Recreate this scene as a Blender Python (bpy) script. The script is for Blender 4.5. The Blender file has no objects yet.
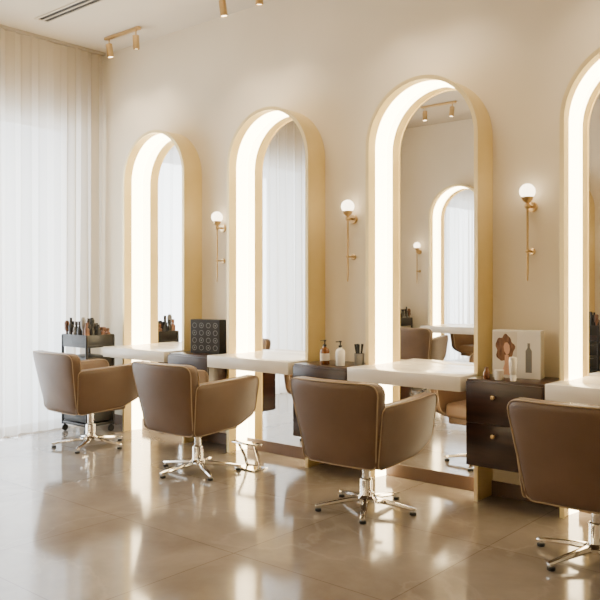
import bpy, bmesh, math, random
from mathutils import Vector, Matrix
from math import sin, cos, pi, radians
random.seed(4)
S = bpy.context.scene
COL = S.collection

# ------------------------------------------------------------ materials
def mat(name, color=(.8,.8,.8), rough=.5, metal=0, emis=None, estr=0, coat=0, spec=.5):
    m = bpy.data.materials.new(name); m.use_nodes = True
    b = m.node_tree.nodes['Principled BSDF']
    b.inputs['Base Color'].default_value = (*color,1)
    b.inputs['Roughness'].default_value = rough
    b.inputs['Metallic'].default_value = metal
    b.inputs['Coat Weight'].default_value = coat
    b.inputs['Specular IOR Level'].default_value = spec
    if emis:
        b.inputs['Emission Color'].default_value = (*emis,1)
        b.inputs['Emission Strength'].default_value = estr
    return m
def noisy(m, c1, c2, scale=5, detail=4, bump=0, bscale=None, stretch=(1,1,1), rr=None):
    nt=m.node_tree; b=nt.nodes['Principled BSDF']
    tc=nt.nodes.new('ShaderNodeTexCoord'); mp=nt.nodes.new('ShaderNodeMapping')
    mp.inputs['Scale'].default_value=stretch
    nt.links.new(tc.outputs['Object'],mp.inputs[0])
    n=nt.nodes.new('ShaderNodeTexNoise'); n.inputs['Scale'].default_value=scale; n.inputs['Detail'].default_value=detail
    nt.links.new(mp.outputs[0],n.inputs['Vector'])
    r=nt.nodes.new('ShaderNodeValToRGB')
    r.color_ramp.elements[0].position=.3; r.color_ramp.elements[1].position=.7
    r.color_ramp.elements[0].color=(*c1,1); r.color_ramp.elements[1].color=(*c2,1)
    nt.links.new(n.outputs[0],r.inputs[0]); nt.links.new(r.outputs[0],b.inputs['Base Color'])
    if rr:
        mr=nt.nodes.new('ShaderNodeMapRange'); mr.inputs[3].default_value=rr[0]; mr.inputs[4].default_value=rr[1]
        nt.links.new(n.outputs[0],mr.inputs[0]); nt.links.new(mr.outputs[0],b.inputs['Roughness'])
    if bump:
        n2=nt.nodes.new('ShaderNodeTexNoise'); n2.inputs['Scale'].default_value=bscale or scale*10
        nt.links.new(tc.outputs['Object'],n2.inputs['Vector'])
        bp=nt.nodes.new('ShaderNodeBump'); bp.inputs['Strength'].default_value=bump; bp.inputs['Distance'].default_value=.002
        nt.links.new(n2.outputs[0],bp.inputs['Height']); nt.links.new(bp.outputs[0],b.inputs['Normal'])
    return m

M_wall = noisy(mat('wall_paint',rough=.75),(.79,.70,.55),(.83,.74,.59),1.5,3,.15,60)
M_ceil = noisy(mat('ceiling_paint',rough=.8),(.70,.62,.50),(.74,.66,.54),1.2,2)
M_gold = noisy(mat('champagne_gold',rough=.42,metal=.2),(.76,.60,.26),(.82,.66,.32),3,3)
M_lip  = noisy(mat('frame_lip_gold',rough=.35,metal=.3),(.82,.67,.34),(.86,.71,.39),3,3)
M_led  = noisy(mat('led_strip',rough=.5,emis=(1,.80,.48),estr=17),(.9,.85,.75),(.95,.9,.8),2)
M_mirror = mat('mirror_silver',(.92,.91,.89),.005,1)
M_brass = noisy(mat('brushed_brass',rough=.28,metal=1),(.58,.41,.2),(.68,.5,.27),6,3)
M_globe = mat('opal_glass_globe',(.95,.92,.85),.3,0,(1,.84,.60),6.5)
M_chrome = mat('chrome',(.78,.75,.71),.09,1)
M_leather = noisy(mat('tan_leather',rough=.46),(.104,.060,.033),(.134,.078,.045),4,4,.35,220)
M_pipe = mat('cream_piping',(.34,.24,.15),.5)
M_black = noisy(mat('black_plastic',rough=.42),(.006,.0055,.0055),(.010,.009,.009),8)
M_dark = mat('dark_rubber',(.012,.012,.012),.6)
M_wood = noisy(mat('dark_walnut',rough=.28),(.016,.006,.004),(.044,.018,.011),3,6,0,None,(1,1,9))
M_marble = noisy(mat('cream_marble',rough=.2),(.74,.68,.57),(.84,.78,.68),3,8)
M_base = noisy(mat('baseboard_brown',rough=.4),(.09,.05,.028),(.12,.065,.038),4)
M_white = mat('white_card',(.80,.75,.66),.4)
M_amber = mat('amber_bottle',(.16,.055,.015),.12)
M_cream = mat('cream_bottle',(.80,.75,.66),.25)
M_label = mat('paper_label',(.70,.63,.52),.5)
M_skin = mat('print_skin',(.68,.38,.24),.4)
M_hair = noisy(mat('print_hair',rough=.4),(.07,.025,.012),(.27,.12,.06),18,3,0,None,(3,1,1))
M_grey = mat('grey_print',(.20,.19,.18),.4)
M_steel = mat('dark_steel_trim',(.06,.06,.06),.3,.6)
M_screen = mat('tablet_screen',(.5,.55,.6),.15,0,(.7,.8,.9),.5)
M_frame = mat('window_frame',(.45,.40,.34),.4)
M_lens = mat('spot_lens',(1,.95,.85),.3,0,(1,.85,.62),12)
M_slot = mat('vent_slot',(.02,.018,.016),.6)

# floor tiles
M_floor = mat('polished_stone_tiles',rough=.13,spec=.65)
nt=M_floor.node_tree; b=nt.nodes['Principled BSDF']
tc=nt.nodes.new('ShaderNodeTexCoord')
n=nt.nodes.new('ShaderNodeTexNoise'); n.inputs['Scale'].default_value=1.7; n.inputs['Detail'].default_value=12; n.inputs['Roughness'].default_value=.62; n.inputs['Distortion'].default_value=.3
nt.links.new(tc.outputs['Object'],n.inputs['Vector'])
r=nt.nodes.new('ShaderNodeValToRGB'); r.color_ramp.elements[0].position=.32; r.color_ramp.elements[1].position=.70
r.color_ramp.elements[0].color=(.215,.177,.140,1); r.color_ramp.elements[1].color=(.325,.275,.222,1)
nt.links.new(n.outputs[0],r.inputs[0])
nv=nt.nodes.new('ShaderNodeTexNoise'); nv.inputs['Scale'].default_value=1.1; nv.inputs['Detail'].default_value=10; nv.inputs['Distortion'].default_value=.5
nt.links.new(tc.outputs['Object'],nv.inputs['Vector'])
rv=nt.nodes.new('ShaderNodeValToRGB'); cr=rv.color_ramp
cr.elements[0].position=.485; cr.elements[0].color=(0,0,0,1); cr.elements[1].position=.515; cr.elements[1].color=(0,0,0,1)
el=cr.elements.new(.50); el.color=(1,1,1,1)
nt.links.new(nv.outputs[0],rv.inputs[0])
mv=nt.nodes.new('ShaderNodeMix'); mv.data_type='RGBA'; mv.inputs[7].default_value=(.38,.325,.27,1)
sc=nt.nodes.new('ShaderNodeMath'); sc.operation='MULTIPLY'; sc.inputs[1].default_value=.35
nt.links.new(rv.outputs[0],sc.inputs[0]); nt.links.new(sc.outputs[0],mv.inputs[0]); nt.links.new(r.outputs[0],mv.inputs[6])
br=nt.nodes.new('ShaderNodeTexBrick'); br.offset=0; br.inputs['Scale'].default_value=1
br.inputs['Brick Width'].default_value=1.0; br.inputs['Row Height'].default_value=1.0
br.inputs['Mortar Size'].default_value=.003; br.inputs['Mortar Smooth'].default_value=.2
br.inputs['Color1'].default_value=(1,1,1,1); br.inputs['Color2'].default_value=(.92,.92,.92,1); br.inputs['Mortar'].default_value=(.60,.58,.55,1)
nt.links.new(tc.outputs['Object'],br.inputs['Vector'])
mx=nt.nodes.new('ShaderNodeMix'); mx.data_type='RGBA'; mx.blend_type='MULTIPLY'; mx.inputs[0].default_value=1
nt.links.new(mv.outputs[2],mx.inputs[6]); nt.links.new(br.outputs[0],mx.inputs[7]); nt.links.new(mx.outputs[2],b.inputs['Base Color'])
n3=nt.nodes.new('ShaderNodeTexNoise'); n3.inputs['Scale'].default_value=3; n3.inputs['Detail'].default_value=6
nt.links.new(tc.outputs['Object'],n3.inputs['Vector'])
mr=nt.nodes.new('ShaderNodeMapRange'); mr.inputs[3].default_value=.07; mr.inputs[4].default_value=.14
nt.links.new(n3.outputs[0],mr.inputs[0]); nt.links.new(mr.outputs[0],b.inputs['Roughness'])
n4=nt.nodes.new('ShaderNodeTexNoise'); n4.inputs['Scale'].default_value=2.5
nt.links.new(tc.outputs['Object'],n4.inputs['Vector'])
bp=nt.nodes.new('ShaderNodeBump'); bp.inputs['Strength'].default_value=.03; bp.inputs['Distance'].default_value=.01
nt.links.new(n4.outputs[0],bp.inputs['Height']); nt.links.new(bp.outputs[0],b.inputs['Normal'])

# curtain
M_curt = bpy.data.materials.new('sheer_curtain_fabric'); M_curt.use_nodes=True
nt=M_curt.node_tree; nt.nodes.clear()
out=nt.nodes.new('ShaderNodeOutputMaterial')
df=nt.nodes.new('ShaderNodeBsdfDiffuse'); df.inputs[0].default_value=(.70,.61,.48,1)
tl=nt.nodes.new('ShaderNodeBsdfTranslucent'); tl.inputs[0].default_value=(.80,.79,.78,1)
tp=nt.nodes.new('ShaderNodeBsdfTransparent')
m1=nt.nodes.new('ShaderNodeMixShader'); m1.inputs[0].default_value=.42
m2=nt.nodes.new('ShaderNodeMixShader'); m2.inputs[0].default_value=.20
nt.links.new(df.outputs[0],m1.inputs[1]); nt.links.new(tl.outputs[0],m1.inputs[2])
nt.links.new(m1.outputs[0],m2.inputs[1]); nt.links.new(tp.outputs[0],m2.inputs[2]); nt.links.new(m2.outputs[0],out.inputs[0])
# window glass
M_glass = bpy.data.materials.new('window_glass'); M_glass.use_nodes=True
nt=M_glass.node_tree; nt.nodes.clear()
out=nt.nodes.new('ShaderNodeOutputMaterial'); tp=nt.nodes.new('ShaderNodeBsdfTransparent'); tp.inputs[0].default_value=(.95,.97,.98,1)
gl=nt.nodes.new('ShaderNodeBsdfGlossy'); gl.inputs[1].default_value=.02
m1=nt.nodes.new('ShaderNodeMixShader'); m1.inputs[0].default_value=.06
nt.links.new(tp.outputs[0],m1.inputs[1]); nt.links.new(gl.outputs[0],m1.inputs[2]); nt.links.new(m1.outputs[0],out.inputs[0])

# ------------------------------------------------------------ geometry helpers
def empty(name, loc=(0,0,0), rz=0):
    e=bpy.data.objects.new(name,None); e.empty_display_size=.1
    e.location=loc; e.rotation_euler=(0,0,rz); COL.objects.link(e); return e

class Part:
    def __init__(s,name,m,parent=None,loc=(0,0,0),rz=0):
        s.name=name; s.m=m; s.parent=parent; s.bm=bmesh.new(); s.loc=loc; s.rz=rz
    def _merge(s,t,M=None):
        if M is not None: bmesh.ops.transform(t,matrix=M,verts=t.verts)
        me=bpy.data.meshes.new('t'); t.to_mesh(me); t.free(); s.bm.from_mesh(me); bpy.data.meshes.remove(me); return s
    def box(s,c,d,bev=0,seg=2,M=None):
        t=bmesh.new(); bmesh.ops.create_cube(t,size=1)
        for v in t.verts: v.co=Vector((v.co.x*d[0],v.co.y*d[1],v.co.z*d[2]))
        if bev: bmesh.ops.bevel(t,geom=t.edges[:],offset=bev,segments=seg,profile=.5,affect='EDGES')
        for v in t.verts: v.co+=Vector(c)
        return s._merge(t,M)
    def bb(s,x0,x1,y0,y1,z0,z1,bev=0,seg=2):
        return s.box(((x0+x1)/2,(y0+y1)/2,(z0+z1)/2),(x1-x0,y1-y0,z1-z0),bev,seg)
    def lathe(s,prof,c=(0,0,0),seg=24,M=None):
        t=bmesh.new(); rings=[]
        for (rr,z) in prof:
            if rr<1e-5: rings.append([t.verts.new((0,0,z))])
            else: rings.append([t.verts.new((rr*cos(2*pi*i/seg),rr*sin(2*pi*i/seg),z)) for i in range(seg)])
        for a,bq in zip(rings,rings[1:]):
            for i in range(seg):
                j=(i+1)%seg
                if len(a)==1 and len(bq)==1: continue
                if len(a)==1: t.faces.new((a[0],bq[i],bq[j]))
                elif len(bq)==1: t.faces.new((a[i],a[j],bq[0]))
                else: t.faces.new((a[i],a[j],bq[j],bq[i]))
        if len(rings[0])>1: t.faces.new(rings[0][::-1])
        if len(rings[-1])>1: t.faces.new(rings[-1])
        MM=Matrix.Translation(c)
        if M is not None: MM=MM@M
        return s._merge(t,MM)
    def cyl(s,c,r,h,seg=24,M=None,ch=.15):
        e=min(r,h)*ch
        return s.lathe([(0,-h/2),(r-e,-h/2),(r,-h/2+e),(r,h/2-e),(r-e,h/2),(0,h/2)],c,seg,M)
    def sphere(s,c,r,seg=20,sc=(1,1,1)):
        t=bmesh.new(); bmesh.ops.create_uvsphere(t,u_segments=seg,v_segments=seg//2,radius=r)
        for v in t.verts: v.co=Vector((v.co.x*sc[0]+c[0],v.co.y*sc[1]+c[1],v.co.z*sc[2]+c[2]))
        return s._merge(t)
    def tube(s,pts,r,closed=False,seg=8,radii=None):
        t=bmesh.new(); P=[Vector(p) for p in pts]; n=len(P); rings=[]; prev=None
        for i,p in enumerate(P):
            a=P[(i-1)%n] if (closed or i>0) else p; c=P[(i+1)%n] if (closed or i<n-1) else p
            tg=(c-a).normalized()
            if prev is None:
                ref=Vector((0,0,1)) if abs(tg.z)<.9 else Vector((1,0,0)); nn=tg.cross(ref).normalized()
            else: nn=(prev-tg*prev.dot(tg)).normalized()
            prev=nn; bnn=tg.cross(nn); rr=radii[i] if radii else r
            rings.append([t.verts.new(p+(nn*cos(2*pi*k/seg)+bnn*sin(2*pi*k/seg))*rr) for k in range(seg)])
        for i in range(n if closed else n-1):
            a=rings[i]; bq=rings[(i+1)%n]
            for k in range(seg):
                t.faces.new((a[k],a[(k+1)%seg],bq[(k+1)%seg],bq[k]))
        if not closed: t.faces.new(rings[0][::-1]); t.faces.new(rings[-1])
        return s._merge(t)
    def pillow(s,outline,thick,puff,fn):
        t=bmesh.new(); cu=sum(p[0] for p in outline)/len(outline); cv=sum(p[1] for p in outline)/len(outline)
        h=thick/2
        half=[(.0,h+puff),(.3,h+puff*.95),(.6,h+puff*.7),(.82,h+puff*.35),(.93,h*.97+puff*.08),(.975,h*.82),(.997,h*.45)]
        prof=half+[(1,0)]+[(a,-w) for a,w in half[::-1]]
        rings=[]
        for rr,w in prof:
            if rr==0: rings.append([t.verts.new(fn(cu,cv,w))])
            else: rings.append([t.verts.new(fn(cu+(p[0]-cu)*rr,cv+(p[1]-cv)*rr,w)) for p in outline])
        m=len(outline)
        for a,bq in zip(rings,rings[1:]):
            for i in range(m):
                j=(i+1)%m
                if len(a)==1: t.faces.new((a[0],bq[i],bq[j]))
                elif len(bq)==1: t.faces.new((a[i],a[j],bq[0]))
                else: t.faces.new((a[i],a[j],bq[j],bq[i]))
        return s._merge(t)
    def prism(s,outline,w0,w1,fn):
        t=bmesh.new(); a=[t.verts.new(fn(u,v,w0)) for u,v in outline]; bq=[t.verts.new(fn(u,v,w1)) for u,v in outline]
        m=len(outline); t.faces.new(a); t.faces.new(bq[::-1])
        for i in range(m): t.faces.new((a[i],bq[i],bq[(i+1)%m],a[(i+1)%m]))
        return s._merge(t)
    def done(s,smooth=True,ang=38):
        bmesh.ops.recalc_face_normals(s.bm,faces=s.bm.faces[:])
        me=bpy.data.meshes.new(s.name); s.bm.to_mesh(me); s.bm.free()
        if smooth:
            me.polygons.foreach_set('use_smooth',[True]*len(me.polygons))
            try: me.set_sharp_from_angle(angle=radians(ang))
            except Exception: pass
        me.materials.append(s.m)
        o=bpy.data.objects.new(s.name,me); COL.objects.link(o)
        o.location=s.loc; o.rotation_euler=(0,0,s.rz)
        if s.parent: o.parent=s.parent
        return o

def roundpoly(pts,radii,seg=6,sub=4):
    n=len(pts); out=[]
    if not isinstance(radii,(list,tuple)): radii=[radii]*n
    arcs=[]
    for i in range(n):
        p=Vector(pts[i]); a=(Vector(pts[i-1])-p); c=(Vector(pts[(i+1)%n])-p); r=radii[i]
        an=a.normalized(); cn=c.normalized(); ang=an.angle(cn); d=min(r/math.tan(ang/2),a.length*.48,c.length*.48)
        p0=p+an*d; p1=p+cn*d
        arcs.append([((1-t)**2*p0+2*(1-t)*t*p+t*t*p1) for t in [k/seg for k in range(seg+1)]])
    for i in range(n):
        out+=arcs[i]; a=arcs[i][-1]; bq=arcs[(i+1)%n][0]
        for k in range(1,sub): out.append(a+(bq-a)*k/sub)
    return [(v.x,v.y) for v in out]

RX=Matrix.Rotation(pi/2,4,'X'); RY=Matrix.Rotation(pi/2,4,'Y')

# ------------------------------------------------------------ room shell
CH=3.93; XL=-7.12; XR=3.0; YF=-5.45; T=.15
Part('floor',M_floor).bb(XL-T,XR+T,YF-T,T,-.12,0).done(False)
Part('ceiling',M_ceil).bb(XL-T,XR+T,YF-T,T,CH,CH+.12).done(False)
Part('wall_back',M_wall).bb(XL-T,XR+T,0,T,0,CH).done(False)
Part('wall_front',M_wall).bb(XL-T,XR+T,YF-T,YF,0,CH).done(False)
Part('wall_right',M_wall).bb(XR,XR+T,YF,0,0,CH).done(False)
W0,W1,WT=-3.55,-.30,3.13
p=Part('wall_left',M_wall)
p.bb(XL-T,XL,W1,0,0,CH).bb(XL-T,XL,YF,W0,0,CH).bb(XL-T,XL,W0,W1,WT,CH); p.done(False)
w=empty('window_1',(XL-T/2,0,0))
p=Part('frame',M_frame,w)
for yy in (W0+.03,W0/2+W1/2,W1-.03): p.bb(-.03,.03,yy-.03,yy+.03,0.0,WT)
p.bb(-.03,.03,W0,W1,WT-.06,WT).bb(-.03,.03,W0,W1,0,.06); p.done(False)
Part('glass_pane',M_glass,w).bb(-.004,.004,W0+.06,W1-.06,.06,WT-.06).done(False)
Part('baseboard_back',M_base).bb(XL,XR,-.015,-.0005,0,.10,.003,1).done(False)
Part('baseboard_front',M_base).bb(XL,XR,YF+.0005,YF+.015,0,.10,.003,1).done(False)

# curtain
cur=empty('sheer_curtain',(-6.95,0,0))
bm=bmesh.new(); ys=[]; y=-.035
while y>YF+.05: ys.append(y); y-=.0125
zs=[.012,.3,.8,1.4,2.0,2.6,3.1,3.5,CH-.03]; grid=[]
for z in zs:
    row=[]
    for yy in ys:
        k=.75+.25*cos(z*.9)
        ph=yy*2*pi/.155+1.3*sin(yy*3.1)+.12*z*sin(yy*5)
        amp=.055*(.7+.45*sin(yy*4.3+1))*k
        row.append(bm.verts.new((amp*sin(ph)+.014*sin(ph*.37+z*.3),yy+.014*sin(2*ph),z)))
    grid.append(row)
for a,bq in zip(grid,grid[1:]):
    for i in range(len(ys)-1): bm.faces.new((a[i],a[i+1],bq[i+1],bq[i]))
me=bpy.data.meshes.new('fabric'); bm.to_mesh(me); bm.free(); me.materials.append(M_curt)
me.polygons.foreach_set('use_smooth',[True]*len(me.polygons))
o=bpy.data.objects.new('fabric',me); COL.objects.link(o); o.parent=cur
Part('curtain_rail',M_frame,cur).bb(-.03,.03,YF+.03,-.03,CH-.028,CH-.001).done(False)

# ceiling vent
v=empty('ceiling_air_vent',(-6.0,-1.03,CH))
p=Part('vent_frame',M_ceil,v); 
p.bb(-.52,.52,-.07,-.052,-.012,-.001).bb(-.52,.52,.052,.07,-.012,-.001).bb(-.52,-.50,-.052,.052,-.012,-.001).bb(.50,.52,-.052,.052,-.012,-.001).bb(-.5,.5,-.006,.006,-.012,-.001); p.done(False)
Part('slot_dark',M_slot,v).bb(-.5,.5,-.052,.052,-.004,-.001).done(False)

# ------------------------------------------------------------ arch mirror
HW=.46; TOP=2.945; DEP=.225
def archpts(hw,top,z0=0.0,n=40,sub=1):
    zc=top-hw; pts=[(-hw,z0)]
    pts.append((-hw,(z0+zc)/2))
    pts+= [(-hw*cos(pi*i/n),zc+hw*sin(pi*i/n)) for i in range(n+1)]
    pts.append((hw,(z0+zc)/2)); pts.append((hw,z0)); return pts
def band(part,o,i,y0,y1):
    t=bmesh.new(); n=len(o)
    V=[[t.verts.new((x,y,z)) for x,z in q] for q,y in ((o,y0),(i,y0),(i,y1),(o,y1))]
    for k in range(n-1):
        for a in range(4):
            A=V[a];B=V[(a+1)%4]; t.faces.new((A[k],A[k+1],B[k+1],B[k]))
    t.faces.new([V[a][0] for a in range(4)]); t.faces.new([V[a][-1] for a in range(4)][::-1])
    part._merge(t)
def chamfer(part,o,yo,i,yi):
    t=bmesh.new(); n=len(o)
    A=[t.verts.new((x,yo,z)) for x,z in o]; B=[t.verts.new((x,yi,z)) for x,z in i]; C=[t.verts.new((x,yi,z)) for x,z in o]
    for k in range(n-1):
        t.faces.new((A[k],A[k+1],B[k+1],B[k])); t.faces.new((B[k],B[k+1],C[k+1],C[k])); t.faces.new((C[k],C[k+1],A[k+1],A[k]))
    t.faces.new((A[0],B[0],C[0])); t.faces.new((A[-1],C[-1],B[-1]))
    part._merge(t)
def arch(loc,rz):
    e=empty('arched_mirror',loc,rz)
    p=Part('arch_frame',M_gold,e); band(p,archpts(HW,TOP),archpts(HW-.018,TOP-.018),-DEP+.006,-.001); p.done()
    p=Part('front_lip',M_lip,e); band(p,archpts(HW+.002,TOP+.002),archpts(HW-.026,TOP-.026),-DEP,-DEP+.006); p.done()
    p=Part('led_strip',M_led,e); chamfer(p,archpts(HW-.0185,TOP-.0185),-.125,archpts(HW-.040,TOP-.040),-.012); p.done()
    p=Part('mirror_glass',M_mirror,e); p.prism(archpts(HW-.019,TOP-.019,.002,64),-.010,-.002,lambda u,v,w:Vector((u,w,v))); p.done(False)
    return e
def counter(loc,rz):
    e=empty('styling_counter',loc,rz)
    p=Part('stone_top',M_marble,e)
    p.bb(-HW,HW,-.46,-DEP-.002,.76,.86,.006,2).bb(-HW+.042,HW-.042,-DEP-.004,-.0125,.765,.86,.002,1)
    p.done(); return e
def cabinet(loc,rz):
    e=empty('drawer_cabinet',loc,rz); w=.26
    p=Part('carcass',M_wood,e); p.bb(-w,w,-.43,-.016,.29,.85,.004,2); p.done()
    p=Part('drawer_fronts',M_wood,e)
    p.bb(-w+.004,w-.004,-.448,-.431,.294,.568,.003,2).bb(-w+.004,w-.004,-.448,-.431,.571,.835,.003,2); p.done()
    p=Part('knobs',M_brass,e)
    for z in (.50,.745): p.lathe([(0,0),(.008,0),(.007,.012),(.013,.02),(.014,.025),(.010,.029),(0,.03)],(-.06,-.448,z),20,RX)
    p.done(); return e
def sconce(loc,rz):
    e=empty('wall_sconce',loc,rz)
    p=Part('brass_body',M_brass,e)
    p.cyl((0,-.012,1.98),.036,.022,28,RX).cyl((0,-.01,1.68),.022,.018,24,RX)
    p.tube([(0,-.01,1.98),(0,-.085,1.98)],.009).tube([(0,-.01,1.68),(0,-.085,1.68)],.007)
    p.sphere((0,-.085,1.98),.02).sphere((0,-.085,1.68),.014)
    p.lathe([(0,1.48),(.006,1.49),(.0085,1.54),(.0085,1.995),(.012,2.0),(.034,2.02),(.040,2.04),(.036,2.041),(0,2.025)],(0,-.085,0),20)
    p.done()
    Part('glass_globe',M_globe,e).sphere((0,-.085,2.076),.052,28).done()
    return e
def footrest(loc,rz):
    e=empty('chrome_footrest',loc,rz)
    p=Part('chrome_frame',M_chrome,e)
    p.box((0,0,.006),(.22,.16,.012),.004,2)
    p.tube([(-.07,.03,.01),(-.075,-.0,.10),(-.09,-.05,.20),(-.12,-.07,.215)],.011)
    p.tube([(.07,.03,.01),(.075,-.0,.10),(.09,-.05,.20),(.12,-.07,.215)],.011)
    p.box((0,-.05,.208),(.27,.075,.016),.006,2,None)
    p.done(); return e

# ------------------------------------------------------------ salon chair
def chair(loc,rz,base=.35):
    e=empty('salon_chair',loc,rz); e.scale=(1.06,1.06,1)
    bo=roundpoly([(-.250,.335),(.250,.335),(.325,.875),(-.325,.875)],[.05,.05,.07,.07],6,6)
    def fb(u,v,w):
        k=(v-.335)/.54
        return Vector((u,-.25-.135*k-w+.55*u*u*(.4+.6*k)*1.0,v))
    p=Part('backrest',M_leather,e); p.pillow(bo,.085,.012,fb); p.done(ang=60)
    p=Part('backrest_piping',M_pipe,e)
    q=[fb(u*.985,.605+(v-.605)*.985,.036) for u,v in bo]; p.tube(q,.0042,True,6); 
    q=[fb(u*.985,.605+(v-.605)*.985,-.036) for u,v in bo]; p.tube(q,.0042,True,6); p.done()
    ao=roundpoly([(-.285,.335),(.14,.37),(.325,.445),(.345,.755),(-.305,.725)],[.05,.16,.09,.075,.05],6,6)
    for sgn,nm in ((1,'right'),(-1,'left')):
        def fa(u,v,w,sgn=sgn):
            k=(v-.335)/.43; f=(u+.26)/.58
            return Vector((sgn*(.232+.048*k+.018*math.sin(pi*min(max(f,0),1))+w),u,v))
        p=Part('armrest_'+nm,M_leather,e); p.pillow(ao,.075,.008,fa); p.done(ang=60)
        p=Part('armrest_piping_'+nm,M_pipe,e)
        for ww in (.032,-.032):
            q=[fa(.02+(u-.02)*.985,.56+(v-.56)*.985,ww) for u,v in ao]; p.tube(q,.0035,True,6)
        p.done()
    p=Part('seat_cushion',M_leather,e); p.box((0,.01,.445),(.42,.52,.12),.035,4); p.done(ang=60)
    p=Part('seat_base',M_leather,e); p.box((0,-.01,.365),(.42,.46,.07),.02,3); p.done(ang=60)
    p=Part('pedestal',M_chrome,e)
    p.box((0,0,.322),(.20,.20,.018),.004,2)
    p.lathe([(0,.05),(.06,.05),(.062,.075),(.045,.092),(.04,.10),(.04,.19),(.036,.2),(.026,.205),(.026,.316),(0,.316)],(0,0,0),32)
    for k in range(5):
        a=2*pi*k/5+base; d=Vector((cos(a),sin(a),0)); s_=Vector((-sin(a),cos(a),0))
        t=bmesh.new(); rings=[]
        for rr,zt,th,wd in ((.03,.088,.035,.024),(.12,.078,.028,.021),(.22,.062,.022,.018),(.30,.048,.018,.015),(.32,.043,.012,.010)):
            c=d*rr; rings.append([t.verts.new(c+s_*sx*wd+Vector((0,0,zt-dz*th))) for sx,dz in ((-1,.6),(-.7,.1),(0,0),(.7,.1),(1,.6),(.8,1),(-.8,1))])
        for A,B in zip(rings,rings[1:]):
            for i in range(7): t.faces.new((A[i],A[(i+1)%7],B[(i+1)%7],B[i]))
        t.faces.new(rings[-1]); p._merge(t)
        p.cyl(tuple(d*.30+Vector((0,0,.028))),.009,.03,12)
    p.tube([(.03,-.02,.13),(.12,-.10,.14),(.19,-.17,.125)],.008).box((.20,-.18,.125),(.05,.05,.012),.004,2)
    p.done()
    p=Part('floor_glides',M_dark,e)
    for k in range(5):
        a=2*pi*k/5+base; p.cyl((cos(a)*.30,sin(a)*.30,.0095),.020,.017,16)
    p.done()
    return e

# ------------------------------------------------------------ trolley
def trolley(loc,rz,n=30):
    e=empty('hairdresser_trolley',loc,rz)
    p=Part('body',M_black,e)
    for sx in (-1,1):
        for sy in (-1,1): p.tube([(sx*.205,sy*.155,.07),(sx*.205,sy*.155,.96)],.014,seg=10)
    for z in (.09,.86): p.box((0,0,z),(.43,.33,.03),.008,2)
    for k in range(4): p.box((0,0,.19+k*.162),(.405,.315,.155),.008,3)
    for sx in (-1,1): p.box((sx*.207,0,.915),(.012,.33,.11),.004,2)
    for sy in (-1,1): p.box((0,sy*.158,.915),(.42,.012,.11),.004,2)
    p.done()
    p=Part('drawer_lips',M_steel,e)
    for k in range(4): p.box((0,-.164,.24+k*.162),(.30,.012,.008),.003,2)
    p.done()
    p=Part('castors',M_dark,e)
    for sx in (-1,1):
        for sy in (-1,1): p.cyl((sx*.19,sy*.14,.033),.032,.022,20,RY); p.cyl((sx*.19,sy*.14,.066),.01,.03,12)
    p.done()
    ms=[M_black,M_amber,M_black,M_dark,M_hair,M_black,M_grey]
    parts=[Part('bottles_and_brushes_%d'%i,m,e) for i,m in enumerate(ms)]
    rnd=random.Random(7)
    for i in range(n):
        x=-.17+.34*((i%6)/5)+rnd.uniform(-.01,.01); y=-.125+.062*(i//6)+rnd.uniform(-.006,.006); h=rnd.uniform(.15,.27); r=rnd.uniform(.022,.028)
        q=parts[rnd.randrange(7)]
        if i%4==0: q.lathe([(0,0),(.012,0),(.010,h*.5),(.024,h*.6),(.026,h*.9),(.014,h),(0,h)],(x,y,.876),12)
        else: q.lathe([(0,0),(r,0),(r,h*.68),(r*.45,h*.78),(r*.45,h*.82),(r*.6,h*.83),(r*.55,h),(0,h)],(x,y,.876),14)
    for q in parts:
        if len(q.bm.verts): q.done()
    return e

def spotrail(loc,rz,k=2,power=14):
    e=empty('ceiling_spotlight',loc,rz)
    p=Part('brass_rail_and_heads',M_brass,e)
    L=.26; p.box((0,0,-.016),(2*L+.02,.045,.028),.006,2)
    ln=Part('lenses',M_lens,e)
    for sx in ([-1,1] if k==2 else [-1,0,1]):
        x=sx*L*.82; p.tube([(x,0,-.03),(x,0,-.085)],.007)
        M=Matrix.Rotation(radians(4*sx),4,'Y')@Matrix.Rotation(radians(6),4,'X')
        p.lathe([(0,.0),(.030,0),(.032,-.005),(.032,-.13),(.029,-.132),(.027,-.12),(0,-.12)],(x,0,-.075),24,M)
        ln.lathe([(0,-.121),(.026,-.121),(.026,-.124),(0,-.124)],(x,0,-.075),20,M)
        ld=bpy.data.lights.new('spot_lamp','SPOT'); ld.energy=power; ld.color=(1,.82,.60); ld.spot_size=radians(110); ld.spot_blend=.8; ld.shadow_soft_size=.05
        lo=bpy.data.objects.new('spot_lamp',ld); COL.objects.link(lo); lo.parent=e; lo.location=(x,0,-.235)
    p.done(); ln.done(); return e

# ------------------------------------------------------------ place stations
AX=[-5.905,-4.418,-2.931,-1.444]
for x in AX:
    arch((x,0,0),0); counter((x,0,0),0)
for x in [-5.15,-3.665,-2.18]:
    cabinet((x,0,0),0)
    sconce((x,0,0),0)
cabinet((-.70,0,0),0); sconce((-.70,0,0),0)
footrest((-4.29,-.53,0),0)

OX=[-5.65,-4.16,-2.675]
for x in OX: arch((x,YF,0),pi); counter((x,YF,0),pi)
for x in [-4.905,-3.42]: cabinet((x,YF,0),pi); sconce((x,YF,0),pi)
sconce((-6.4,YF,0),pi)

chair((-6.00,-.85,0),radians(-3))
chair((-4.54,-.87,0),radians(1),.8)
chair((-2.94,-.85,0),radians(2),.2)
chair((-1.46,-.84,0),radians(2),.5)
chair((-5.85,YF+.95,0),radians(170)); chair((-4.3,YF+.92,0),radians(185)); chair((-2.75,YF+.9,0),radians(180))

trolley((-6.655,-.43,0),0)
trolley((-6.55,YF+.45,0),radians(90)); trolley((-3.55,YF+.72,0),radians(180))

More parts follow.
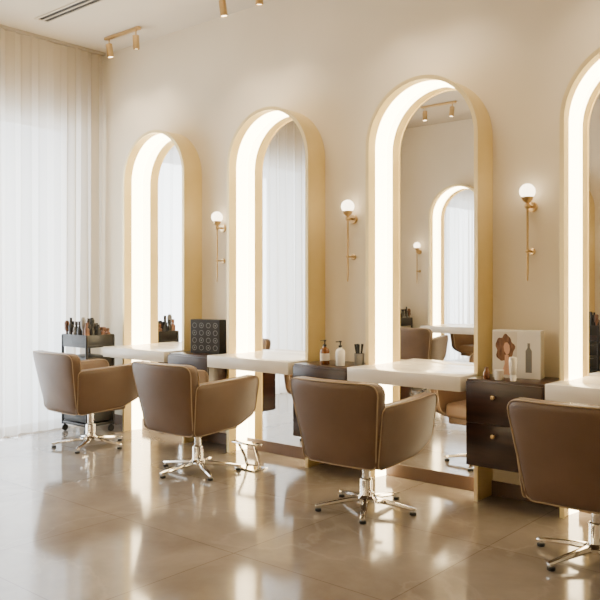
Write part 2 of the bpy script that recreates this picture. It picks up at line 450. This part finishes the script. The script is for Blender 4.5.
spotrail((-6.23,-.33,CH),0,2,28)
spotrail((-4.52,-.42,CH),0,2,28)
spotrail((-2.93,-.42,CH),0,2,28); spotrail((-1.4,-.42,CH),0,2,28)
for x in (-5.4,-3.9,-2.4,-.9): spotrail((x,-4.3,CH),0,2,10)
for x in (-5.2,-2.6,0.4,2.0): spotrail((x,-2.0,CH),0,2,10)  # unseen mid-room row, added as ceiling fill light

# ------------------------------------------------------------ products
def bottle(name,loc,prof,m,cap=None,capprof=None,lab=None):
    e=empty(name,loc); p=Part('bottle',m,e); p.lathe(prof,(0,0,0),24); p.done()
    if cap: p=Part('pump',cap,e); p.lathe(capprof,(0,0,0),18); p.tube([(0,0,capprof[-1][1]-.006),(-.035,-.01,capprof[-1][1]-.008)],.004); p.done()
    if lab: p=Part('label',M_label,e); p.lathe([(lab[0],lab[1]),(lab[0]+.0006,lab[1]),(lab[0]+.0006,lab[2]),(lab[0],lab[2])],(0,0,0),24); p.done()
    return e
pump=[(.012,.135),(.014,.136),(.014,.152),(.005,.153),(.005,.175),(.011,.176),(.011,.186)]
body=[(0,0),(.033,0),(.036,.004),(.036,.10),(.03,.118),(.014,.128),(.012,.136),(0,.136)]
bottle('amber_pump_bottle',(-3.70,-.33,.851),body,M_amber,M_black,pump,(.036,.03,.085))
bottle('white_pump_bottle',(-3.55,-.33,.851),body,M_cream,M_black,pump)
e=empty('brush_jar',(-3.455,-.22,.851)); p=Part('jar',M_grey,e); p.lathe([(0,0),(.035,0),(.038,.09),(.034,.09),(.031,.01),(0,.01)],(0,0,0),20); p.done()
p=Part('brushes',M_dark,e)
for k in range(5):
    a=k*1.3; p.tube([(.01*cos(a),.01*sin(a),.012),(.03*cos(a),.03*sin(a),.16)],.005,False,8,[.004,.009])
p.done()
bottle('white_tube_bottle',(-2.145,-.375,.851),[(0,0),(.019,0),(.02,.035),(.017,.04),(.024,.05),(.026,.12),(.024,.15),(0,.153)],M_cream)
bottle('small_cream_jar',(-2.235,-.385,.851),[(0,0),(.026,0),(.028,.004),(.028,.04),(.03,.041),(.03,.062),(.027,.065),(0,.065)],M_label)
bottle('small_brown_jar',(-2.33,-.37,.851),[(0,0),(.02,0),(.022,.004),(.022,.04),(.012,.055),(.012,.075),(0,.076)],M_amber)

def circ(cx,cz,rx,rz_,n=24): return [(cx+rx*cos(2*pi*k/n),cz+rz_*sin(2*pi*k/n)) for k in range(n)]
e=empty('hair_product_box',(-2.20,-.18,.851),radians(10))
Part('carton',M_white,e).box((0,0,.155),(.31,.10,.31),.002,1).done(False)
fn=lambda u,v,w:Vector((u,w,v)); Y=-.05
Part('print_panel',M_label,e).prism([(-.15,.01),(.005,.01),(.005,.30),(-.15,.30)],Y-.0012,Y-.0002,fn).done(False)
# wavy hair silhouette
hp=[]
for k in range(40):
    a=2*pi*k/40; rr=1+.10*sin(5*a+1)+.06*sin(9*a)
    hp.append((-.074+.060*rr*cos(a),.190+.088*rr*sin(a)))
Part('print_hair',M_hair,e).prism(hp,Y-.0024,Y-.0013,fn).done(False)
Part('print_neck',M_skin,e).prism([(-.10,.02),(-.03,.02),(-.042,.08),(-.05,.15),(-.075,.15),(-.075,.09)],Y-.0030,Y-.0025,fn).done(False)
Part('print_face',M_skin,e).prism([(-.082,.205),(-.078,.175),(-.062,.148),(-.046,.160),(-.040,.185),(-.044,.215),(-.058,.232),(-.074,.228)],Y-.0036,Y-.0031,fn).done(False)
p=Part('print_bottle',M_grey,e); p.prism([(.06,.04),(.10,.04),(.10,.18),(.088,.20),(.088,.23),(.072,.23),(.072,.20),(.06,.18)],Y-.0016,Y-.0002,fn)
p.done(False)
e=empty('hair_colour_box',(-5.12,-.22,.851),radians(14))
Part('carton',M_black,e).box((0,0,.15),(.31,.11,.30),.003,1).done(False)
p=Part('printed_discs',M_grey,e); Y=-.055
for i in range(4):
    for j in range(4):
        cx=-.11+i*.073; cz=.05+j*.066
        n=20
        o_=circ(cx,cz,.024,.024,n); i_=circ(cx,cz,.019,.019,n)
        t=bmesh.new(); A=[t.verts.new((x,Y-.001,z)) for x,z in o_]; B=[t.verts.new((x,Y-.001,z)) for x,z in i_]
        for k in range(n): t.faces.new((A[k],A[(k+1)%n],B[(k+1)%n],B[k]))
        p._merge(t)
        if (i+j)%2==0: p.prism(circ(cx,cz,.007,.007,12),Y-.0014,Y-.0002,fn)
p.done(False)
# tablet on the opposite cabinet
e=empty('tablet_on_stand',(-4.98,YF+.28,.851),radians(180-20))
Part('bezel',M_black,e).box((0,0,.24),(.26,.02,.36),.008,2).done()
Part('screen',M_screen,e).box((0,-.0105,.24),(.22,.002,.31)).done(False)
p=Part('stand',M_black,e); p.box((0,.02,.006),(.18,.14,.011),.003,1).tube([(0,.05,.01),(0,.015,.2)],.01); p.done()

# ------------------------------------------------------------ daylight
wd=bpy.data.worlds.new('overcast_sky'); S.world=wd; wd.use_nodes=True
bg=wd.node_tree.nodes['Background']; bg.inputs[0].default_value=(.88,.94,1,1); bg.inputs[1].default_value=4.0
ld=bpy.data.lights.new('window_daylight','AREA'); ld.shape='RECTANGLE'; ld.size=3.1; ld.size_y=3.2; ld.energy=540; ld.color=(.89,.945,1)
lo=bpy.data.objects.new('window_daylight',ld); COL.objects.link(lo); lo.location=(XL-.75,(W0+W1)/2,1.5); lo.rotation_euler=(0,radians(-90),0)

# ------------------------------------------------------------ camera
cd=bpy.data.cameras.new('camera'); co=bpy.data.objects.new('camera',cd); COL.objects.link(co)
co.location=(0,-4.97,1.45); co.rotation_euler=(pi/2,0,radians(40.4))
cd.sensor_width=36; cd.lens=775/600*36; cd.shift_y=-14/600; cd.clip_start=.02
S.camera=co
